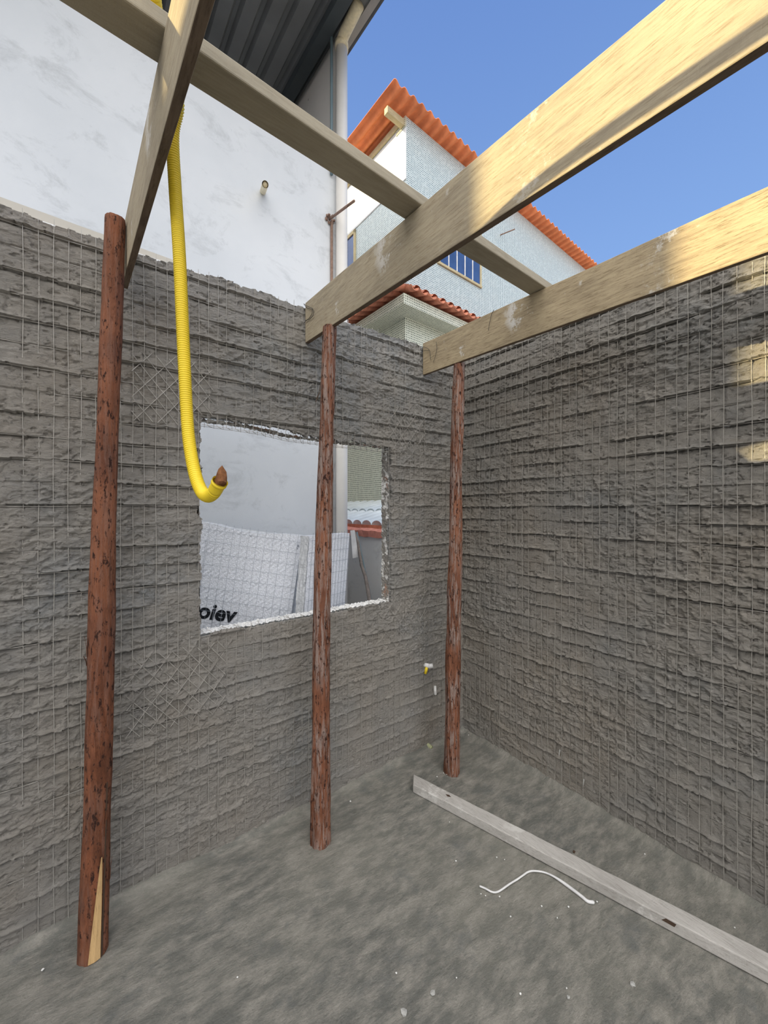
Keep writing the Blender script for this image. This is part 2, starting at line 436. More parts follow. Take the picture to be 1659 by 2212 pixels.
def foam_chunks():
    m = MB(); rnd = random.Random(9)
    for i in range(150):
        x = rnd.uniform(HX0+.01, HX1-.01); s = rnd.uniform(.003, .008); y = WY+rnd.uniform(.0, .08); z = HZ0+.008+s*.3
        c = [(x+rnd.uniform(-1,1)*s, y+rnd.uniform(-1,1)*s, z+rnd.uniform(-.6,1)*s) for _ in range(6)]
        m.add(c, [(0,1,2), (0,2,3), (0,3,4), (0,4,1), (5,2,1), (5,3,2), (5,4,3), (5,1,4)])
    o = m.build('foam_rubble', 'white_bits', wl); tag(o, label='torn white foam along the sill', kind='stuff')
foam_chunks()
b = MB()
ZC = WT-.012
b.box(XA, HX0-.02, WY+.02, WY+TH, 0, ZC).box(HX1+.02, WX+.11, WY+.02, WY+TH, 0, ZC)
b.box(HX0-.02, HX1+.02, WY+.02, WY+TH, 0, HZ0-.016).box(HX0-.02, HX1+.02, WY+.02, WY+TH, HZ1+.014, ZC)
b.build('back_layer', 'grey_plaster', wl)
MB().hexa([(XA, WY+.085, 2.6), (.33, WY+.085, 2.6), (.33, WY+.098, 2.6), (XA, WY+.098, 2.6)], [(XA, WY+.085, WT+.125), (.33, WY+.085, WT+.045), (.33, WY+.098, WT+.045), (XA, WY+.098, WT+.125)]).build('edge_board', 'core_board', wl)
rim(q, P, [(0, 0), (.025, .004), (.09, .006)], topm, 1, 'top_edge', 'mortar', wl, 0, 2)

# upright and level wires lying in the mortar
def wires(name, n_axis, lo, hi, z0, z1, toworld, hfun, parent, holes=None, prot=.0066, seed=5):
    m = MB(); rnd = random.Random(seed)
    j0 = math.ceil(lo/VPITCH); j1 = math.floor(hi/VPITCH)
    for j in range(j0, j1+1):
        u = j*VPITCH+rnd.uniform(-.003, .003); ph = rnd.uniform(0, 6); pr = prot+rnd.uniform(-.0035, .003)
        if rnd.random() < .06: continue
        def seg(a, b):
            if b-a < .08: return
            n = max(2, int((b-a)/.11)); pts = []
            for i in range(n+1):
                z = a+(b-a)*i/n
                pts.append(toworld(u+.0018*math.sin(z*9+ph), z, pr+.0025*math.sin(z*4.3+ph*2)))
            m.tube(pts, .0012, 4, caps=False)
        if holes and holes[0]-.005 < u < holes[1]+.005:
            seg(z0+.05, holes[2]-.01); seg(holes[3]-.02, z1+rnd.uniform(-.012, .012))
        else: seg(z0+.03, z1+rnd.uniform(-.014, .010))
    return m.build(name, 'galvanised_wire', parent)
wires('upright_wires', 0, -1.2, WX-.01, .0, WT-.012, lambda u, z, p: (u, WY-p, z), None, wl, (HX0, HX1, HZ0, HZ1))
def level_wires(name, lo, hi, toworld, parent, holes=None, seed=3):
    m = MB(); rnd = random.Random(seed); k = 1
    while k*COURSE < WT-.01:
        z = k*COURSE
        def seg(a, b):
            n = max(2, int((b-a)/.12))
            m.tube([toworld(a+(b-a)*i/n, z-.002+.003*math.sin(i*1.3+k), .0015+.003*math.sin(i*.9+k*2)) for i in range(n+1)], .0013, 4, caps=False)
        if holes and holes[2] < z < holes[3]: seg(lo, holes[0]-.01); seg(holes[1]+.01, hi)
        else: seg(lo, hi)
        k += 1
    return m.build(name, 'galvanised_wire', parent)
level_wires('level_wires', -1.2, WX-.01, lambda u, z, p: (u, WY-p, z), wl, (HX0, HX1, HZ0, HZ1))
def diag():
    m = MB(); rnd = random.Random(4)
    for (cu, cv, hw, hh) in patches:
        for sg, pit in ((1, .048), (-1, .085)):
            for k in range(-60, 120):
                c = k*pit; pts = []
                for i in range(41):
                    v = cv-hh+2*hh*i/40; u = c-sg*v*.8
                    if abs(u-cu) < hw and not (HX0 < u < HX1 and HZ0 < v < HZ1): pts.append((u, WY-.0105-.002*math.sin(v*30+k), v))
                if len(pts) > 4: m.tube(pts[::3] if len(pts) > 8 else pts, .0013, 4, caps=False)
    return m.build('corner_wires', 'galvanised_wire', wl)
diag()
def lintel_wires():
    m = MB(); zt = HZ1-.03
    zf = lambda x: 1.998-.028*float(sstep(.5, .95, np.array(x)))-.012
    for y, dz in ((WY-.004, 0.0), (WY+.055, .004)):
        xs = np.arange(HX0+.005, HX1, .06); m.tube([(x, y, zf(x)+dz+.002*math.sin(x*21)) for x in xs], .0012, 4)
    x = HX0+.03; i = 0
    while x < HX1-.01:
        m.tube([(x, WY-.004, zf(x)-.001), (x, WY-.006, zf(x)+.055)], .0012, 4)
        m.tube([(x, WY+.055, zf(x)), (x, WY+.055, zf(x)+.05)], .0012, 4)
        m.tube([(x, WY-.004, zf(x)), (x+.035, WY+.055, zf(x)+.004)], .0012, 4)
        x += VPITCH; i += 1
    # bent ends over the sill and the right side
    rnd = random.Random(8)
    for k in range(24):
        x = rnd.uniform(HX0+.02, HX1-.02); m.tube([(x, WY-.004, HZ0-.01), (x+.01, WY+.0, HZ0+.012), (x+rnd.uniform(-.02, .02), WY+.03, HZ0+.018)], .001, 4)
    for k in range(18):
        z = rnd.uniform(HZ0, HZ1-.05); m.tube([(HX1+.012, WY-.008, z), (HX1-.008, WY-.004, z+.004), (HX1-.012, WY+.04, z+rnd.uniform(-.015, .015))], .001, 4)
    m.tube([(HX1-.018, WY-.006, HZ0), (HX1-.014, WY-.007, 1.5), (HX1-.020, WY-.006, HZ1-.04)], .0011, 4)
    return m.build('lintel_wires', 'galvanised_wire', wl)
lintel_wires()

# ------------------------------------------------------------ right wall
usr = np.concatenate([np.arange(YA, .22, .02), np.arange(.22, WY+.012, .004)])
def rw_pos(U, V): return np.stack([WX-mortar_h(U, V, 77), U, V], -1)
wr, idx2, q2, P2 = grid_mesh('wall_right', usr[::-1], vz, rw_pos, keep=lambda U, V: ~top_cut(U, V, 421))
tag(wr, kind='structure')
MB().box(WX+.02, WX+TH, YA, WY+.02, 0, WT-.012).build('back_layer', 'grey_plaster', wr)
rim(q2, P2, [(0, 0), (.025, .004), (.09, .006)], topm, 0, 'top_edge', 'mortar', wr, 0, 2)
wires('upright_wires', 1, -.4, WY-.01, .0, WT-.012, lambda u, z, p: (WX-p, u, z), None, wr, None, .0088, 15)
level_wires('level_wires', -.4, WY-.01, lambda u, z, p: (WX-p, u, z), wr, None, 9)

# ------------------------------------------------------------ white building across the alley
wb = empty('white_building', (-2.5, 3.1, 0))
tag(wb, 'tall white plastered building across the alley, corrugated roof over its open top', 'building')
WBI = Matrix.Translation((2.5, -3.1, 0))
def kid(o, root):
    o.parent = root; o.matrix_parent_inverse = root.matrix_basis.inverted(); return o
FY = 3.1
kid(MB().box(-7.6, 1.88, FY, FY+.14, -.06, 4.80).build('front_wall', 'white_plaster'), wb)
rf = lambda y: 5.92+.14*(y-3.1)
sw = MB().hexa([(1.76, FY+.001, -.06), (1.88, FY+.001, -.06), (1.88, 8, -.06), (1.76, 8, -.06)], [(1.76, FY+.001, rf(3.1)-.03), (1.88, FY+.001, rf(3.1)-.03), (1.88, 8, rf(8)-.03), (1.76, 8, rf(8)-.03)])
kid(sw.build('side_wall', 'beige_plaster'), wb)
kid(MB().box(-7.6, -3.2, FY-.001, 8, -.06, 7.95).build('left_shade_block', 'white_plaster'), wb)  # unseen tall block, added to cut the sun off the far beam ends
kid(MB().box(-3.2, 1.9, 5.0, 8, rf(5)+.2, 7.54).box(-3.2, 1.75, 5.0, 8, -.06, rf(5)-.1).build('rear_shade_block', 'white_plaster'), wb)  # unseen upper part added to shade the tiles below the gable
def canopy():
    m = MB(); x = -3.1; prof = []
    while x < 1.85:
        prof += [(x, 0), (x+.10, 0), (x+.125, .045), (x+.155, .045), (x+.18, 0)]; x += .18
    y0, y1 = 1.9, 5.0; n = len(prof)
    vs_ = []
    for y in (y0, y1):
        for t in (0, .006):
            vs_ += [(p[0], y, rf(y)+p[1]+t) for p in prof]
    fs = []
    for i in range(n-1): fs += [(i, i+1, 2*n+i+1, 2*n+i), (n+i+1, n+i, 3*n+i, 3*n+i+1), (i+1, i, n+i, n+i+1), (2*n+i, 2*n+i+1, 3*n+i+1, 3*n+i)]
    m.add(vs_, fs); return m
kid(canopy().build('metal_roof', 'sheet_metal'), wb)
m = MB()
for (xa, xb, za, zb) in ((1.60, 1.70, -.09, -.005),):
    m.hexa([(xa, 1.9, rf(1.9)+za), (xb, 1.9, rf(1.9)+za), (xb, 5, rf(5)+za), (xa, 5, rf(5)+za)], [(xa, 1.9, rf(1.9)+zb), (xb, 1.9, rf(1.9)+zb), (xb, 5, rf(5)+zb), (xa, 5, rf(5)+zb)])
kid(m.build('roof_purlin', 'dark_steel'), wb)
m = MB()
for (xa, xb, za, zb) in ((1.84, 1.90, -.03, .10), (1.90, 1.945, .03, .12)):
    m.hexa([(xa, 1.9, rf(1.9)+za), (xb, 1.9, rf(1.9)+za), (xb, 3.12, rf(3.12)+za), (xa, 3.12, rf(3.12)+za)], [(xa, 1.9, rf(1.9)+zb), (xb, 1.9, rf(1.9)+zb), (xb, 3.12, rf(3.12)+zb), (xa, 3.12, rf(3.12)+zb)])
kid(m.build('roof_fascia', 'fascia_metal'), wb)
px0 = 1.785; py0 = FY-.062
pts = [(px0, py0, -.05), (px0, py0, 2), (px0, py0, 4), (px0, py0, 5.80)]
dp = kid(MB().tube(pts, .052, 20).build('downpipe', 'pvc_white', smooth=True), wb)
el = MB().tube([(px0, py0, 5.74), (px0, py0, 5.80)], .060, 20).tube([(px0, py0, 5.78), (px0-.003, py0-.02, 5.81), (px0-.006, py0-.06, 5.825), (px0-.01, py0-.3, 5.83)], .048, 20)
kid(el.build('pipe_elbow', 'pvc_cream', smooth=True), wb)
x_ = atY(716, 200, FY-.02).x
kid(MB().tube([(x_, FY-.022, 4.60), (x_, FY-.022, 5.85)], .013, 10).build('conduit', 'conduit_teal', smooth=True), wb)
x_ = atY(717, 500, FY-.02).x
kid(MB().tube([(x_, FY-.016, .6), (x_, FY-.016, 2.5), (x_, FY-.016, atY(716, 480, FY).z)], .012, 10).build('brown_pipe', 'rust', smooth=True), wb)
p0 = atY(711, 474, FY)
kid(MB().tube([p0, at(765, 434, 3.05)], .010, 8).build('steel_bar', 'rust', smooth=True), wb)
m = MB(); rnd = random.Random(2)
for i in range(7):
    a = i*.9; r_ = .035+.015*rnd.random()
    m.tube([p0+Vector((math.cos(a)*r_*.5, .0, math.sin(a)*r_*.6)), p0+Vector((math.cos(a)*r_, -.02, math.sin(a)*r_))], .011, 6)
kid(m.build('broken_plaster', 'rust'), wb)
p1 = atY(568, 414, FY); d1 = (at(573, 398, 2.85)-p1)
kid(MB().tube([p1-d1*.1, p1+d1], .023, 14, caps=False).tube([p1+d1*.97, p1+d1*.3], .017, 14).build('pipe_stub', 'pvc_cream', smooth=True), wb)
m = MB()
pc = [at(705, 120, 3.9), at(709, 128, 3.88), at(711, 142, 3.87), at(706, 152, 3.86), at(701, 154, 3.86), at(690, 146, 3.9)]
m.tube(pc, .004, 6); m.tube([at(697, 150, 3.87), at(704, 156, 3.86)], .012, 6)
kid(m.build('hanging_wire', 'dark_wire'), wb)

# unseen house shape added to the west to keep the low sun off the room
nb = empty('sun_blocker_house', (-7.5, -2.2, 0)); tag(nb, 'added house-shaped sun blocker west of the room, outside the picture', 'building')
kid(MB().box(-9.2, -6.15, -7, 2.9, -.06, 4.96).build('wall', 'grey_render'), nb)
kid(MB().box(-9.4, -6.0, -7.2, 2.95, 4.96, 5.10).build('roof', 'clay_tile'), nb)

# ------------------------------------------------------------ mosaic tiled house
TA = R(2.26); EXx, EXy = math.cos(TA), math.sin(TA)
hs = empty('tiled_house', (3.859, 4.607, 0), TA)
tag(hs, 'two-storey house clad in small pale mosaic tiles with orange corrugated roof', 'building')
def H(mb, name, mat, parent=hs, **k): return mb.build(name, mat, parent, **k)
H(MB().box(0, 8, 0, 6, 1.5, 6.70).box(.001, 8, .001, 6, 6.70, 7.66), 'tiled_wall', 'mosaic_tile', uv=True)
H(MB().box(-.012, .0, .001, 6, 6.70, 7.60), 'white_gable', 'white_plaster')
H(MB().box(-.022, .0, -.002, .22, 7.50, 7.66), 'tile_band', 'mosaic_tile_cream', uv=True)
def corr(x0, x1, y0, y1, zf, per, amp, th=.012, k=8):
    n = int((x1-x0)/per*k); m = MB(); vs_ = []
    for y in (y0, y1):
        for t in (0, th):
            vs_ += [(x0+(x1-x0)*i/n, y, zf(x0+(x1-x0)*i/n, y)+amp*math.sin(2*math.pi*i/k)+t) for i in range(n+1)]
    N = n+1; fs = []
    for i in range(n): fs += [(i, i+1, 2*N+i+1, 2*N+i), (N+i+1, N+i, 3*N+i, 3*N+i+1), (i+1, i, N+i, N+i+1), (2*N+i, 2*N+i+1, 3*N+i+1, 3*N+i)]
    fs += [(0, 2*N, 3*N, N), (n, N+n, 3*N+n, 2*N+n)]
    return m.add(vs_, fs)
H(corr(-.46, 8.3, -.24, 6.3, lambda x, y: 7.71+.02*y, .177, .030), 'corrugated_roof', 'orange_sheet', smooth=True)
H(MB().box(-.36, .0, .02, .10, 7.52, 7.62).box(-.05, -.014, .12, 6, 7.58, 7.67), 'rafter', 'rafter_wood', bevel=.004)
w = H(MB().box(.68, 1.85, -.03, .02, 5.66, 5.70).box(1.80, 1.84, -.025, .01, 5.70, 6.72).box(.70, .74, -.025, .01, 5.70, 6.72).box(.7, 1.84, -.025, .01, 6.70, 6.74), 'window_frame', 'rafter_wood')
H(MB().box(.74, 1.80, -.012, .003, 5.70, 6.70), 'pane', 'window_glass', w)
m = MB()
for k in range(1, 5): m.box(.74+k*.212-.008, .74+k*.212+.008, -.022, -.005, 5.70, 6.70)
H(m, 'window_bars', 'white_frame', w)
w = H(MB().box(-.03, .0, 1.36, 1.40, 5.5, 6.68).box(-.03, .0, 1.36, 2.5, 6.62, 6.68), 'window_frame', 'rafter_wood')
H(MB().box(-.012, .003, 1.40, 2.4, 5.5, 6.62), 'pane', 'window_glass', w)
H(MB().box(-.024, -.008, 1.62, 1.64, 5.5, 6.62), 'window_bars', 'white_frame', w)
ra = at(1080, 508, 7.6); rb = at(1112, 495, 7.1)
hw = Matrix.Translation((3.859, 4.607, 0)) @ Matrix.Rotation(TA, 4, 'Z'); hi = hw.inverted()
def hloc(v): return hi @ v
t_ = (ra-Vector((0,0,EYE))); 
aa = hloc(at(1080, 508, 7.6)); # bar sticks out of the tiled face
aa = Vector((2.22, .01, 7.03-.0)); 
def on_face(px, py, bb):   # point of the tiled face (b = bb) under a pixel
    o_ = hi @ Vector((0, 0, EYE)); d_ = hi.to_3x3() @ ray(px, py); k_ = (bb-o_.y)/d_.y; return o_+d_*k_
H(MB().tube([on_face(1080, 508, .01), on_face(1112, 495, -.32)], .011, 6), 'steel_bar', 'rust')
# projecting lower storey
BX, BYY = -.446, -.463
H(MB().box(BX, 6, BYY, -.001, 1.72, 4.25).box(BX, -.001, -.001, 4, 1.72, 4.25), 'bay_wall', 'mosaic_tile_cream', uv=True)
H(MB().box(-.70, 6.2, -.72, -.002, 4.25, 4.385).box(-.70, -.002, -.002, 4.2, 4.25, 4.385), 'bay_eaves', 'mosaic_tile_cream', uv=True)
H(MB().box(BX-.03, 6, BYY-.03, 3.9, 1.62, 1.72), 'ledge', 'grey_plaster')
H(MB().box(BX-.006, BX+.01, 1.02, 1.6, 2.62, 3.2), 'bay_window', 'window_glass')
def barrel():
    m = MB(); per = .165
    def chan(org, ax, out, L, rise):     # one channel tile: trough open upward, its end over the eaves
        n = 8; th = .014; vs_ = []
        for s_ in (0, L):
            for rr in (.058, .058-th):
                for i in range(n+1):
                    a = math.pi*i/n
                    vs_.append(Vector(org)+Vector(ax)*(-math.cos(a)*rr*1.25)+Vector(out)*(-s_)+Vector((0, 0, -math.sin(a)*rr+rise*s_/max(L, 1e-6))))
        N = n+1; fs = []
        for i in range(n): fs += [(i, i+1, 2*N+i+1, 2*N+i), (N+i+1, N+i, 3*N+i, 3*N+i+1), (i+1, i, N+i, N+i+1), (2*N+i, 2*N+i+1, 3*N+i+1, 3*N+i)]
        m.add(vs_, fs)
    def cap(org, ax, out, L, rise):
        n = 6; vs_ = []
        for s_ in (0, L):
            for i in range(n+1):
                a = math.pi*i/n
                vs_.append(Vector(org)+Vector(ax)*(-math.cos(a)*.052)+Vector(out)*(-s_)+Vector((0, 0, math.sin(a)*.045+rise*s_/L)))
        N = n+1; m.add(vs_, [(i+1, i, N+i, N+i+1) for i in range(n)])
    x = -.60
    while x < 6.2:
        L = min(.83, x+.87); L2 = min(.79, x+per/2+.83)
        chan((x, -.83, 4.455), (1, 0, 0), (0, -1, 0), L, .26*L/.84); cap((x+per/2, -.79, 4.47), (1, 0, 0), (0, -1, 0), L2, .26*L2/.80); x += per
    y = -.66
    while y < 4.2:
        L = min(.83, y+.87); L2 = min(.79, y+per/2+.83)
        chan((-.83, y, 4.455), (0, 1, 0), (-1, 0, 0), L, .26*L/.84); cap((-.79, y+per/2, 4.47), (0, 1, 0), (-1, 0, 0), L2, .26*L2/.80); y += per
    return m
H(barrel(), 'clay_tiles', 'clay_tile', smooth=True)

# ------------------------------------------------------------ low boundary wall, shed roof, leaning timbers
lw = empty('boundary_wall', (2.36, 3.5, 0)); tag(lw, 'low grey rendered wall with a red painted cap, seen through the opening', 'wall')
kid(MB().box(2.30, 2.42, 2.55, 5.2, -.06, 1.315).build('wall', 'grey_plaster'), lw)
m = MB(); ys = np.arange(2.5, 5.21, .06); rnd = random.Random(6)
for i in range(len(ys)-1):
    pass
n = len(ys); ring = [(2.272, 1.312), (2.272, 1.375), (2.31, 1.395), (2.43, 1.395), (2.45, 1.312)]
vs_ = []
for y in ys: vs_ += [(a+rnd.uniform(-.005, .005), y, c+rnd.uniform(-.006, .006)) for a, c in ring]
fs = [tuple(range(5))]+[tuple(reversed([(n-1)*5+i for i in range(5)]))]
for i in range(n-1):
    for j in range(5): fs.append((i*5+j, (i+1)*5+j, (i+1)*5+(j+1) % 5, i*5+(j+1) % 5))
kid(MB().add(vs_, fs).build('wall_cap', 'red_cap'), lw)
sr = empty('shed_roof', (2.9, 4, 1.4)); tag(sr, 'low white painted clay tile roof just behind the red capped wall', 'roof')
def shed():
    m = MB(); per = .19; y = 2.6
    rows = [(2.40, 2.95, 1.43, 1.565), (2.85, 3.45, 1.56, 1.70)]
    for (xa, xb, za, zb) in rows:
        y = 2.6+(.0 if xa < 2.5 else .0)
        while y < 6.4:
            n = 6; vs2 = []
            for (x, z) in ((xa, za), (xb, zb)):
                for i in range(n+1): a = math.pi*i/n; vs2.append((x, y-math.cos(a)*.092, z+math.sin(a)*.05))
            N = n+1; m.add(vs2, [(i+1, i, N+i, N+i+1) for i in range(n)]+[tuple(range(n, -1, -1))])
            y += per
        m.add([(xa, 2.5, za-.01), (xb, 2.5, zb-.01), (xb, 6.5, zb-.01), (xa, 6.5, za-.01)], [(0,1,2,3)])
    return m
kid(shed().build('roof_tiles', 'white_roof_tile', smooth=True), sr)
kid(MB().box(2.44, 3.36, 2.6, 6.4, -.06, 1.42).build('shed_wall', 'grey_plaster'), sr)
kid(MB().box(2.385, 2.45, 2.6, 6.4, 1.395, 1.43).build('tile_bed', 'clay_tile'), sr)
# leaning pole, board
pa = at(767, 1150, 4.05); pb = at(800, 1300, 3.55)
dirp = (pb-pa); k_ = (0-.06+.06-pb.z)/dirp.z
pe = pb+dirp*((.0-.05-pb.z)/dirp.z)
m = MB(); pts = [pa+(pe-pa)*(i/14)+Vector((.006*math.sin(i*1.7), .006*math.cos(i*2.3), 0)) for i in range(15)]
lp = m.tube(pts, lambda t: .013+.015*t, 10).build('wooden_pole', 'pole_wood', smooth=True)
tag(lp, 'thin weathered pole leaning against the red capped wall', 'pole')
bpt = [at(757, 1146, 3.98), at(766, 1145, 3.98), at(775, 1203, 3.90), at(762, 1206, 3.90)]
f2 = (ray(765, 1170)*.022)
lb = MB().hexa([p for p in bpt], [p+f2 for p in bpt]).build('board', 'white_frame')
tag(lb, 'short white board hung on the leaning pole beside the white downpipe', 'board')
r2 = MB().tube([at(771, 1150, 4.15), at(790, 1240, 3.85), at(802, 1297, 3.68)], .010, 6).build('thin_pipe', 'conduit_teal')
tag(r2, 'thin dark pipe leaning behind the weathered pole', 'pipe')

# ------------------------------------------------------------ foam panels in the alley
RT = Vector((CAY, -CAX, 0)); FW = Vector((CAX, CAY, 0))
def foam_panel(name, label, corner, ux, uy, W_, H_, T_, hp, vp, seed, vspan=None):
    """corner = top right front corner; ux runs left, uy runs down, back = away"""
    root = empty(name, corner); tag(root, label, 'foam panel', 'foam panels in the alley')
    n = ux.cross(uy).normalized()
    if n.dot(FW) < 0: n = -n
    rnd = random.Random(seed); m = MB(); nu, nv = int(W_/.02), int(H_/.02)
    for i in range(nu+1):
        top = -.012*rnd.random()-.02*math.sin(i*.21+seed)
        for j in range(nv+1):
            v = (H_*j/nv); d = 0
            if j == 0: v = top*.6
            m.v.append(tuple(ux*(W_*i/nu)+uy*v+n*(d+.0015*math.sin(i*3.1+j*2.7))))
    for i in range(nu):
        for j in range(nv): a = i*(nv+1)+j; m.f.append((a, a+1, a+nv+2, a+nv+1))
    m.build('foam_face', 'foam', root)
    e = MB(); N = nv+1
    def sidestrip(idx, off):
        base = len(e.v)
        for a in idx:
            for k in range(5):
                c = Vector(m.v[a])+n*(T_*k/4)+Vector((rnd.uniform(-1,1), rnd.uniform(-1,1), rnd.uniform(-1,1)))*(.003 if 0 < k < 4 else .0)
                e.v.append(tuple(c))
        for i in range(len(idx)-1):
            for k in range(4): a = base+i*5+k; e.f.append((a, a+1, a+6, a+5))
    sidestrip(list(range(0, N)), 0); sidestrip([nu*N+j for j in range(N)], 0); sidestrip([i*N for i in range(nu+1)], 0); sidestrip([i*N+nv for i in range(nu+1)], 0)
    e.add([ux*0+uy*0+n*T_, ux*W_+n*T_, ux*W_+uy*H_+n*T_, uy*H_+n*T_], [(0,1,2,3)])
    e.build('foam_edge', 'foam_edge', root)
    wm = MB(); y = hp*.35
    while y < H_:
        wm.tube([ux*(-.01)+uy*y-n*.010, ux*(W_+.01)+uy*y-n*.010], .0010, 4); y += hp
    x = vp*.4
    while x < W_:
        wm.tube([ux*x+uy*(-.025)-n*.0125, ux*x+uy*(H_)-n*.0125], .0008, 4); x += vp
        if rnd.random() < .4: wm.tube([ux*x+uy*(rnd.random()*H_)-n*.012, ux*(x+.01)+uy*(rnd.random()*H_)-n*.012], .0011, 4)
    wm.build('wire_mesh', 'mesh_wire', root)
    return root, n
ra_ = R(8)
c0 = at(652, 1163, 2.64)
ux = (-RT*math.cos(ra_)+Vector((0,0,1))*math.sin(ra_)); uy = (-RT*math.sin(ra_)-Vector((0,0,1))*math.cos(ra_))
pA, nA = foam_panel('insulation_panel', 'large white foam panel with wire mesh and black lettering, left in the opening', c0, ux, uy, .77, 1.37, .08, .078, .055, 1)
def lettering(root, txt, right_px, size):
    cu = bpy.data.curves.new('lettering', 'FONT'); cu.body = txt; cu.size = size; cu.shear = .18; cu.offset = .0045; cu.space_character = 1.0; cu.resolution_u = 6
    cu.extrude = .0006
    to = bpy.data.objects.new('tmp', cu); COL.objects.link(to)
    bpy.context.view_layer.update()
    dg = bpy.context.evaluated_depsgraph_get(); me = bpy.data.meshes.new_from_object(to.evaluated_get(dg))
    bpy.data.objects.remove(to)
    xs = [v.co.x for v in me.vertices]; w_ = max(xs)
    # right end of the word under pixel (511, 1352) on the panel plane
    d_ = ray(*right_px); o_ = Vector((0,0,EYE)); nn = nA; k_ = (Vector(c0)-o_).dot(nn)/d_.dot(nn); hit = o_+d_*k_-Vector(c0)
    for v in me.vertices:
        x, y, z = v.co; v.co = hit-ux*(x-w_)-uy*y-nn*(.003+z)
    me.materials.clear(); me.materials.append(M['ink'])
    o = bpy.data.objects.new('lettering', me); COL.objects.link(o); o.parent = root
    tag(o, label='bold black slanted lettering')
lettering(pA, 'noiev', (511, 1345), .150)
c1 = at(669, 1158, 2.50)
dirB = (RT*.595+FW*.803); tl = R(4)
uxB = -dirB; uyB = Vector((0,0,-1))*math.cos(tl)-RT*math.sin(tl)
cB = c1+dirB*.385
def panelB():
    root = empty('insulation_panel', tuple(c1)); tag(root, 'narrow white foam panel with close wires, behind the middle bark post', 'foam panel', 'foam panels in the alley')
    back = (-RT*.803+FW*.595)*.075; L = dirB*.385; D = uyB*1.38
    m = MB().hexa([D, D+L, D+L+back, D+back], [Vector(), L, L+back, back]); m.build('foam_face', 'foam', root)
    e = MB(); rnd = random.Random(5); nn = (-RT*.595-FW*.803)
    for i in range(47):
        for j in range(6):
            e.v.append(tuple(D*(i/46)+back*(j/5)-dirB*(.006+.008*rnd.random())))
    for i in range(46):
        for j in range(5): a = i*6+j; e.f.append((a, a+1, a+7, a+6))
    e.build('foam_edge', 'foam_edge', root)
    wm = MB(); nf = (RT*.803-FW*.595)*.010
    y = .03
    while y < 1.36: wm.tube([uyB*y+nf, uyB*y+nf+L], .0012, 4); y += .078
    x = .02
    while x < .385: wm.tube([uyB*-.02+nf+dirB*x, D+nf+dirB*x], .0011, 4); x += .030
    wm.build('wire_mesh', 'mesh_wire', root)
panelB()

# ------------------------------------------------------------ bark posts
def post(name, label, line, r0, r1, mat, seed, split=False, amp=.003, flakes=10, stubs=()):
    """line: list of world points bottom to top"""
    base = Vector(line[0]); H_ = line[-1][2]-base.z
    nz, na = int(H_/.012), 40
    zs = np.linspace(0, H_, nz+1)
    lx = np.interp(zs, [p[2]-base.z for p in line], [p[0]-base.x for p in line])
    ly = np.interp(zs, [p[2]-base.z for p in line], [p[1]-base.y for p in line])
    k = np.ones(9)/9
    if nz > 30:
        lx = np.convolve(np.pad(lx, 4, 'edge'), k, 'valid'); ly = np.convolve(np.pad(ly, 4, 'edge'), k, 'valid')
    m = MB()
    for i, z in enumerate(zs):
        t = z/H_; r = r0+(r1-r0)*t
        r *= 1+.035*math.sin(z*5+seed)+.02*math.sin(z*13+seed*2)
        a = np.arange(na)/na*2*math.pi
        ca, sa = np.cos(a), np.sin(a)
        nn = vn(ca*3+10, sa*3+z*3.0+20, seed)+.6*vn(a*6, np.full(na, z*9.0), seed+1)
        rr = r+amp*(nn-.8)*1.2+amp*.9*(vn(ca*9+30, sa*9+z*5, seed+2)-.5)
        if i == 0 or i == nz: rr = rr*.97
        for j in range(na): m.v.append((lx[i]+ca[j]*rr[j], ly[i]+sa[j]*rr[j], z))
    for i in range(nz):
        for j in range(na): m.f.append((i*na+j, i*na+(j+1) % na, (i+1)*na+(j+1) % na, (i+1)*na+j))
    m.f += [tuple(reversed(range(na))), tuple(nz*na+j for j in range(na))]
    root = m.build(name, mat, None, smooth=True); root.location = base
    tag(root, label, 'post', 'bark covered posts propping the beams')
    rnd = random.Random(seed)
    for q_ in range(flakes):
        z = rnd.uniform(.1, H_-.1); t = z/H_; r = r0+(r1-r0)*t
        a = rnd.uniform(math.pi*.9, math.pi*2.1)   # side that faces the room
        L = rnd.uniform(.03, .10); wd = rnd.uniform(.003, .007); x = float(np.interp(z, zs, lx)); y = float(np.interp(z, zs, ly))
        da = wd/r; lift = rnd.uniform(.002, .009)
        pts = []
        for s_ in (0, .5, 1):
            for e_ in (-1, 1):
                rr = r+.003+lift*s_**2; pts.append((x+math.cos(a+e_*da*(1-.6*s_))*rr, y+math.sin(a+e_*da*(1-.6*s_))*rr, z+L*s_*rnd.choice((1, 1))))
        f = MB().add(pts, [(0,1,3,2), (2,3,5,4)]); f.build('loose_bark', mat, root)
    return root, zs, lx, ly
def line_at(pxs, dep): return [tuple(at(x, y, dep)) for x, y in pxs]
b1 = atZ(200, 2068); d1_ = 840*1.6/(2068-1100)
L1 = line_at([(200, 2072), (209, 1800), (217, 1500), (223, 1200), (233, 900), (244, 600), (249, 472)], d1_*1.012)
L1[0] = (L1[0][0], L1[0][1], -.01)
p_, zs, lx, ly = post('bark_post', 'thick reddish bark post at the left, its foot split to pale wood', L1, .0455, .0305, 'bark_smooth', 21, flakes=14)
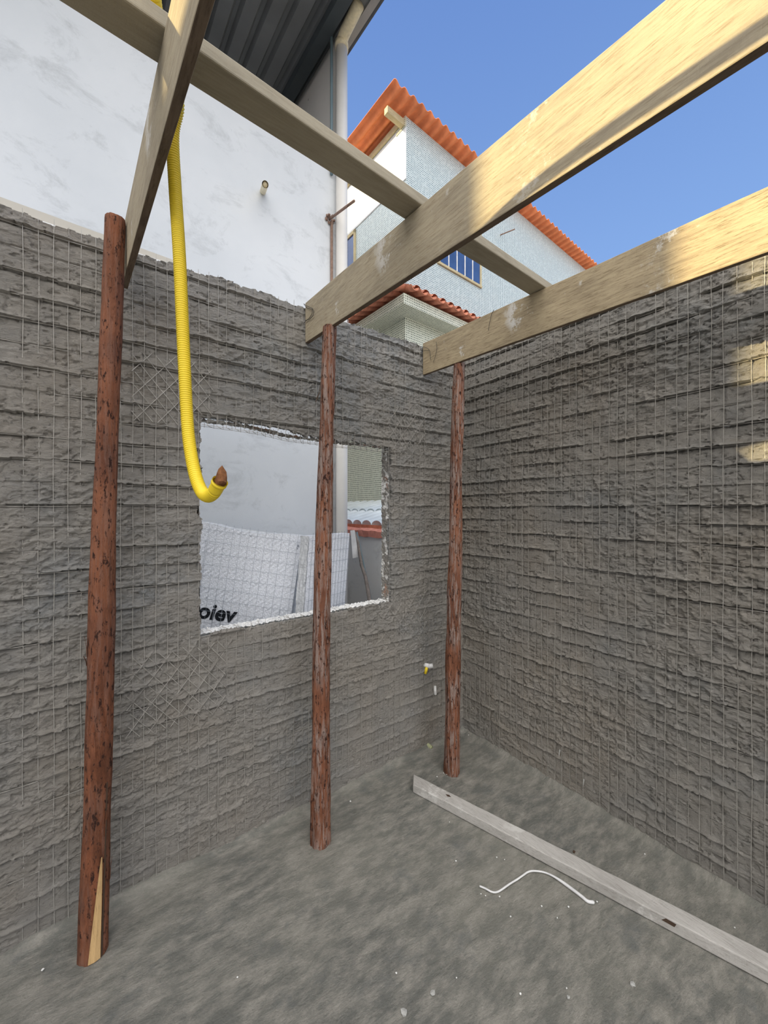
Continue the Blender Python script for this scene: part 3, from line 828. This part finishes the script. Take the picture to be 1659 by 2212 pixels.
# pale split face near its foot
m = MB(); cen = lambda z: Vector((L1[0][0]+float(np.interp(z, zs, lx)), L1[0][1]+float(np.interp(z, zs, ly)), z))
tocam = (Vector((0,0,0))-Vector((L1[0][0], L1[0][1], 0))).normalized(); side = Vector((-tocam.y, tocam.x, 0))
vs_ = []
for i in range(21):
    z = .004+.36*i/20; c = cen(z)-Vector(L1[0]); t = i/20
    wl_ = .016*(1-t)**.8+.001; off = .004+.012*t
    for s_ in (-1, 0, 1):
        ang = (off+s_*wl_)/.0455
        vs_.append(tuple(Vector((c.x, c.y, z+.01))+tocam*math.cos(ang)*(.0490-.001*t)+side*math.sin(ang)*(-.0490+.001*t)*-1))
fs = []
for i in range(20):
    for j in range(2): a = i*3+j; fs.append((a, a+1, a+4, a+3))
o = m.add(vs_, fs).build('split_wood', 'split_wood', p_); o.modifiers.new('s', 'SOLIDIFY').thickness = .003
o['label'] = 'pale bare wood where the bark is split'
m = MB(); vs_ = []
for i in range(21):
    z = .004+.62*i/20; c = cen(z)-Vector(L1[0]); t = i/20; wd = .0028*(1-.5*t)
    for s_ in (-1, 1):
        ang = (.026+s_*wd)/.0455
        vs_.append(tuple(Vector((c.x, c.y, z+.01))+tocam*math.cos(ang)*.0484+side*math.sin(ang)*.0484))
m.add(vs_, [(i*2, i*2+1, i*2+3, i*2+2) for i in range(20)]).build('dark_crack', 'knot', p_).modifiers.new('s', 'SOLIDIFY').thickness = .002
d2 = 840*1.6/(1808-1100)*.985
L2 = line_at([(692, 1812), (693, 1600), (693, 1400), (698, 1200), (703, 1000), (707, 850), (713, 712)], d2)
L2[0] = (*L2[0][:2], -.01)
L2[-1] = (*L2[-1][:2], 2.478)
post('bark_post', 'reddish bark post in front of the opening, under the middle beam', L2, .047, .031, 'bark_shaggy', 33, flakes=34, amp=.005)
d3 = 840*1.6/(1662-1100)*.99
L3 = line_at([(976, 1668), (978, 1500), (980, 1350), (984, 1200), (985, 1000), (989, 880), (992, 795)], d3)
L3[0] = (*L3[0][:2], -.01); L3[-1] = (*L3[-1][:2], 2.484)
post('bark_post', 'shaggy grey-streaked bark post in the corner, under the right-hand beam', L3, .047, .034, 'bark_shaggy', 47, flakes=44, amp=.005)
PX1, PX2, PX3 = L1, L2, L3

# ------------------------------------------------------------ beams
def beam(name, label, x0, thick, yend, ynear, zb, dep, slope, mat, seed, yaw=0):
    loc = Vector((x0+thick/2, yend, zb)); m = MB(); n = 60; rnd = random.Random(seed)
    ring = [(-thick/2, 0), (-thick/2, dep*.33), (-thick/2, dep*.66), (-thick/2, dep), (thick/2, dep), (thick/2, dep*.5), (thick/2, 0)]
    K = len(ring); vs_ = []
    for i in range(n+1):
        y = (ynear-yend)*i/n; zz = slope*y
        w1 = .0015*math.sin(y*3+seed); w2 = .0015*math.sin(y*7+seed*2)
        for (a, c) in ring: vs_.append((a+w1*.5, y, c+zz+(w1 if c == 0 else w2 if c == dep else 0)))
    fs = [tuple(range(K)), tuple(reversed([n*K+i for i in range(K)]))]
    for i in range(n):
        for j in range(K): fs.append((i*K+j, (i+1)*K+j, (i+1)*K+(j+1) % K, i*K+(j+1) % K))
    o = m.add(vs_, fs).build(name, mat, None, bevel=.003); o.location = loc; o.rotation_euler = (0, 0, yaw)
    o.data.materials.append(M['beam_underside_shade'])
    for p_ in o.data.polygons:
        if p_.normal.z < -.8: p_.material_index = 1  # underside shade painted in as a darker wood
    return tag(o, label, 'beam', 'long timber beams over the room')
S12, S3 = .060, .035
BE = WY-.012
beam('wooden_beam', 'greyish timber beam at upper left, fixed beside the left bark post', .086, .021, BE-.03, -1.8, 2.490, .208, S12, 'beam_wood', 1, .040)
beam('wooden_beam', 'middle timber beam with white chalky smears, resting on the post by the opening', .900, .023, BE, -1.8, 2.486, .215, S12, 'beam_wood', 2)
beam('wooden_beam', 'right-hand brown timber beam running along the rough right wall', 1.745, .023, BE, -1.8, 2.490, .210, S3, 'beam_wood_brown', 3)
# plank across the top
m = MB(); n = 40; vs_ = []
top_at = lambda x: float(np.interp(x, [-3, .144, .925, 1.767, 2.2], [2.650, 2.648, 2.652, 2.672, 2.680]))+.0015
for i in range(n+1):
    x = -2.4+4.33*i/n; zb = top_at(x); yn = .958+.048*x; yf = 1.048+.046*x
    vs_ += [(x, yn, zb), (x, yn, zb+.038), (x, yf, zb+.038), (x, yf, zb)]
fs = [(0,1,2,3), tuple(n*4+i for i in (3,2,1,0))]
for i in range(n):
    for j in range(4): fs.append((i*4+j, (i+1)*4+j, (i+1)*4+(j+1) % 4, i*4+(j+1) % 4))
o = m.add(vs_, fs).build('wooden_plank', 'plank_wood', None, bevel=.004); tag(o, 'plank laid flat across the tops of all three beams', 'plank')

# tie wires at the beam ends
def wire_loop(label, pts_px, X):
    o = None
    for pl in pts_px:
        c_ = MB().tube([Vector(atX(x, y, X)) for x, y in pl], .0014, 5).build('tie_wire' if o is None else 'strand', 'dark_wire', o); o = o or c_
    tag(o, label, 'wire', 'tie wires at the beam ends'); return o
wire_loop('thin dark wire loops round the far end of the middle beam',
 [[(656, 656), (665, 662), (675, 666), (678, 672), (676, 682), (668, 690), (660, 692)], [(675, 667), (674, 678), (669, 686), (660, 694), (654, 700)], [(657, 658), (664, 666), (675, 668)]], .894)
wire_loop('dark wire loops round the far end of the right-hand beam',
 [[(910, 748), (918, 750), (926, 754), (929, 760), (930, 778)], [(911, 758), (920, 757), (928, 757)], [(942, 738), (944, 752), (941, 768), (936, 783)], [(1067, 669), (1062, 678), (1057, 700), (1055, 714)]], 1.736)
# loose wire ends under the middle beam's post
m = MB(); m.tube([at(690, 848, 1.82), at(685, 862, 1.81), at(682, 868, 1.80)], .002, 5); m.tube([at(692, 830, 1.84), at(689, 850, 1.82), at(683, 862, 1.81)], .0015, 5)
tag(m.build('bark_strip', 'knot'), 'thin dark strip of bark hanging off the middle post', 'bark strip')

# ------------------------------------------------------------ yellow corrugated hose
def spline(pts, n):
    pts = [Vector(p) for p in pts]; out = []
    P_ = [pts[0]]+pts+[pts[-1]]
    for i in range(1, len(P_)-2):
        for k in range(n):
            t = k/n; a, b, c, d = P_[i-1:i+3]
            out.append(.5*((2*b)+(c-a)*t+(2*a-5*b+4*c-d)*t*t+(3*b-a-3*c+d)*t**3))
    out.append(pts[-1]); return out
hp = [(.16, -.9, 2.60), (.15, -.3, 2.66), (.13, .2, 2.72), (.10, .55, 2.76), (.085, .80, 2.77), (.10, .98, 2.735), (.145, 1.10, 2.715), (.178, 1.165, 2.690)]
hp = [Vector(p) for p in hp]+[at(373, 290, 1.075), at(378, 400, 1.10), at(388, 560, 1.10), at(396, 740, 1.10), at(404, 900, 1.10), at(411, 970, 1.09), at(423, 1030, 1.07), at(436, 1062, 1.05), at(449, 1072, 1.02), at(461, 1065, .99), at(469, 1052, .975), at(476, 1039, .965)]
sp = spline(hp, 24)
# resample evenly, then rib
dist = [0]
for i in range(1, len(sp)): dist.append(dist[-1]+(sp[i]-sp[i-1]).length)
tot = dist[-1]; per = .0062; nn = int(tot/per)*4
di = np.array(dist); A = np.array([[*p] for p in sp]); ts = np.linspace(0, tot, nn)
RP = np.stack([np.interp(ts, di, A[:, k]) for k in range(3)], 1)
HR = .0160
def hr(t):
    i = int(round(t*(nn-1))); s_ = ts[i]
    if tot-s_ < .034: return HR+.0012+(.0022 if abs(tot-s_-.009) < .003 or tot-s_ < .002 else 0)
    ph = (i % 4)
    return HR+(.0010 if ph in (1, 2) else -.0008)
hroot = MB().tube([Vector(p) for p in RP], hr, 18, caps=False).build('yellow_hose', 'yellow_plastic', None, smooth=True)
tag(hroot, 'yellow corrugated hose hanging over the left beam and curling up at its end', 'hose')
e0 = Vector(RP[-1]); ed = (Vector(RP[-1])-Vector(RP[-6])).normalized(); o1 = ed.orthogonal().normalized(); o2 = ed.cross(o1)
m = MB(); ring = []
for k in range(14): a = 2*math.pi*k/14; ring.append(a)
vs_ = [e0-ed*.012+(o1*math.cos(a)+o2*math.sin(a))*.0125 for a in ring]+[e0+ed*(.010+.006*math.sin(a*3))+(o1*math.cos(a)+o2*math.sin(a))*(.0155+.003*math.sin(a*2)) for a in ring]
up_ = Vector((0,0,1)); tip = e0+ed*.012+up_*.030
vs_ += [e0+ed*.012+(o1*math.cos(a)+o2*math.sin(a))*.011+up_*(.012+.003*math.cos(k*1.3)) for k, a in enumerate(ring)]+[tip]
fs = [(i, (i+1) % 14, 14+(i+1) % 14, 14+i) for i in range(14)]+[(14+i, 14+(i+1) % 14, 28+(i+1) % 14, 28+i) for i in range(14)]+[(28+i, 28+(i+1) % 14, 42) for i in range(14)]
tag(m.add(vs_, fs).build('hose_plug', 'brown_husk'), 'torn brown plug stuffed into the end of the yellow hose', 'plug')

# ------------------------------------------------------------ batten, cable and bits on the floor
A0 = atZ(892, 1713, .0); A1 = atZ(1659, 2128, .0)
du = (A1-A0); du.z = 0; du.normalize(); nr = Vector((-du.y, du.x, 0))
if nr.x < 0: nr = -nr
loc = A0.copy(); Lb = (A1-A0).length+.9
m = MB(); n = 40; vs_ = []
wb_, hb_ = .074, .046
for i in range(n+1):
    s_ = Lb*i/n
    j = .0012*math.sin(i*1.9); z0 = .003
    p = du*s_
    skew = -.045 if i == 0 else 0
    vs_ += [p+Vector((0,0,z0)), p+Vector((0,0,z0+hb_+j)), p+nr*(wb_+j)+du*skew+Vector((0,0,z0+hb_)), p+nr*wb_+du*skew+Vector((0,0,z0))]
fs = [(0,1,2,3), tuple(n*4+i for i in (3,2,1,0))]
for i in range(n):
    for k in range(4): fs.append((i*4+k, (i+1)*4+k, (i+1)*4+(k+1) % 4, i*4+(k+1) % 4))
bt = m.add(vs_, fs).build('wooden_batten', 'old_board', None, bevel=.004); bt.location = loc
tag(bt, 'long grey mortar-smeared wooden batten lying on the floor', 'batten')
def patch(mb, c, a, b_, L, Wd, z): 
    mb.add([c+a*L+Vector((0,0,z)), c+b_*Wd+Vector((0,0,z)), c-a*L+Vector((0,0,z)), c-b_*Wd+Vector((0,0,z))], [(0,1,2,3)])
m = MB(); patch(m, du*.20+nr*.045, du, nr, .018, .008, z0+hb_+.0012); 
o = m.build('knot', 'knot', bt); o['label'] = 'dark knot hole'
m = MB(); fc = atZ(1443, 1983, .035)-loc
m.add([du*(fc.dot(du)-.02)+Vector((0,0,.030))-nr*.001, du*(fc.dot(du)+.02)+Vector((0,0,.028))-nr*.001, du*(fc.dot(du)+.026)+Vector((0,0,.042))-nr*.001, du*(fc.dot(du)-.005)+Vector((0,0,.045))-nr*.001], [(0,1,2,3)])
m.build('stain', 'knot', bt)

cp = [(1036, 1914), (1048, 1919), (1064, 1927), (1078, 1925), (1100, 1910), (1118, 1899), (1128, 1892), (1145, 1882), (1170, 1883), (1190, 1890), (1210, 1902), (1235, 1920), (1256, 1936), (1270, 1947), (1284, 1949)]
cs = spline([atZ(x, y, .0075) for x, y in cp], 6)
cb = MB().tube(cs, lambda t: .0036+.0026*float(sstep(.62, .78, np.array(t)))-.004*float(sstep(.985, 1, np.array(t))), 10).build('cable', 'cable_white', None, smooth=True)
tag(cb, 'short bent piece of white cable on the floor beside the batten', 'cable')

def crumb(name, label, p, s, mat, seed, group, cat, flat=.6):
    rnd = random.Random(seed); m = MB(); n = 7
    vs_ = [(0, 0, s*flat)]+[(math.cos(k*2*math.pi/n)*s*rnd.uniform(.6, 1.1), math.sin(k*2*math.pi/n)*s*rnd.uniform(.6, 1.1), s*flat*rnd.uniform(.3, .6)) for k in range(n)]+[(math.cos(k*2*math.pi/n)*s*rnd.uniform(.4, .8), math.sin(k*2*math.pi/n)*s*rnd.uniform(.4, .8), -s*.25) for k in range(n)]+[(0, 0, -s*.3)]
    fs = [(0, 1+k, 1+(k+1) % n) for k in range(n)]+[(1+k, 1+n+k, 1+n+(k+1) % n, 1+(k+1) % n) for k in range(n)]+[(1+2*n, 1+n+(k+1) % n, 1+n+k) for k in range(n)]
    o = m.add(vs_, fs).build(name, mat); o.location = p; o.rotation_euler = (0, 0, rnd.uniform(0, 6)); tag(o, label, cat, group); return o
small = [(781+298, 1937), (971, 1776), (985, 1860), (1090, 1857), (1208, 1696), (1073, 1852), (1124+100, 2153-18), (1124, 2207-60), (986, 2112), (856, 2102), (1204, 1983), (1587, 2004), (1393, 1845), (1522, 1866), (1049, 1935), (1290, 1948), (1288-60, 1959),
 (446, 1851), (280, 1847), (513, 2111), (92, 2095), (537, 1806), (757, 1731), (782, 1683), (958, 1670), (965, 1673), (972, 1673), (986, 1669), (990, 1666), (944, 1678), (1012, 1588), (1103, 1980), (1170, 1958), (1039, 1931)]
for i, (x, y) in enumerate(small):
    p = atZ(x, y, .004); crumb('foam_crumb', 'white foam crumb lying around the foot of the corner bark post' if 930 < x < 1020 and y < 1690 else 'white foam crumb on the floor close to the ends of the white cable' if 1000 < x < 1320 and 1920 < y < 1970 else 'white foam crumb at the foot of the rough right wall' if x > 1380 else 'white foam crumb at the lower left between the left and middle posts' if x < 800 else 'tiny white foam crumb on the open floor left of the batten', p, .0028+.0026*random.random(), 'white_bits', i, 'white crumbs on the floor', 'crumb', .9)
for i, (x, y, s_, mt, lb) in enumerate([(1366, 2126, .010, 'mortar_bits', 'pale mortar lump on the floor, below the white cable'), (1228, 2154, .007, 'mortar_bits', 'small grey mortar lump near the bottom edge, left of a paler one'), (1570, 1919, .013, 'mortar_bits', 'flat grey mortar flake between the batten and the right wall'), (873, 2187, .013, 'mortar_bits', 'round beige mortar lump at the bottom edge of the picture'), (1240, 1840, .008, 'knot', 'dark lump of dirt between the batten and the right wall'), (935, 2145, .010, 'mortar_bits', 'beige mortar flake low on the floor left of the batten')]):
    crumb('mortar_lump', lb, atZ(x, y, .003), s_, mt, 70+i, 'mortar lumps on the floor', 'lump', .4)
# short pvc piece on floor by the left wall
pa = atZ(920, 1606, .014); pb = atZ(932, 1615, .014)
tag(MB().tube([pa, pb], .013, 12, caps=False).tube([pb, pa], .0095, 12).build('pipe_offcut', 'pale_green_pvc', None, smooth=True), 'pale green pipe offcut on the floor at the foot of the left wall', 'pipe')
# fittings in the left wall near the corner
q0 = atY(917, 1437, WY); q1 = atY(919, 1452, WY-.01)
pf = empty('pipe_fitting', q0); tag(pf, 'white and yellow water pipe fitting poking out of the left wall by the corner', 'pipe fitting')
kid(MB().tube([q0+Vector((0, .02, 0)), q0+Vector((.01, -.035, .004))], .014, 10).tube([q0+Vector((.008, -.030, 0)), q0+Vector((.032, -.045, .004))], .015, 10).build('white_elbow', 'white_frame', smooth=True), pf)
kid(MB().tube([q0+Vector((.004, -.02, -.005)), q0+Vector((-.004, -.012, -.05))], .010, 8).build('yellow_tube', 'yellow_plastic', smooth=True), pf)
q2 = atY(939, 1491, WY-.012)
tag(MB().tube([q2+Vector((.003, 0, .028)), q2+Vector((0, -.004, 0)), q2+Vector((.006, 0, -.028))], .009, 8).build('foam_scrap', 'white_bits'), 'small upright white scrap stuck in the left wall under the pipe fitting', 'scrap')
for i, (x, y) in enumerate([(1209, 1626), (1261, 1690)]):
    q_ = atX(x, y, WX-.015)
    tag(MB().tube([q_+Vector((0, 0, .016)), q_+Vector((-.003, .002, -.016))], lambda t: .004*(1-t*.6), 6).build('plastic_scrap', 'mortar_bits'), ('pale scrap caught low in the right wall, nearer the corner', 'pale scrap caught low in the right wall, farther from the corner')[i], 'scrap', 'pale scraps low in the right wall')
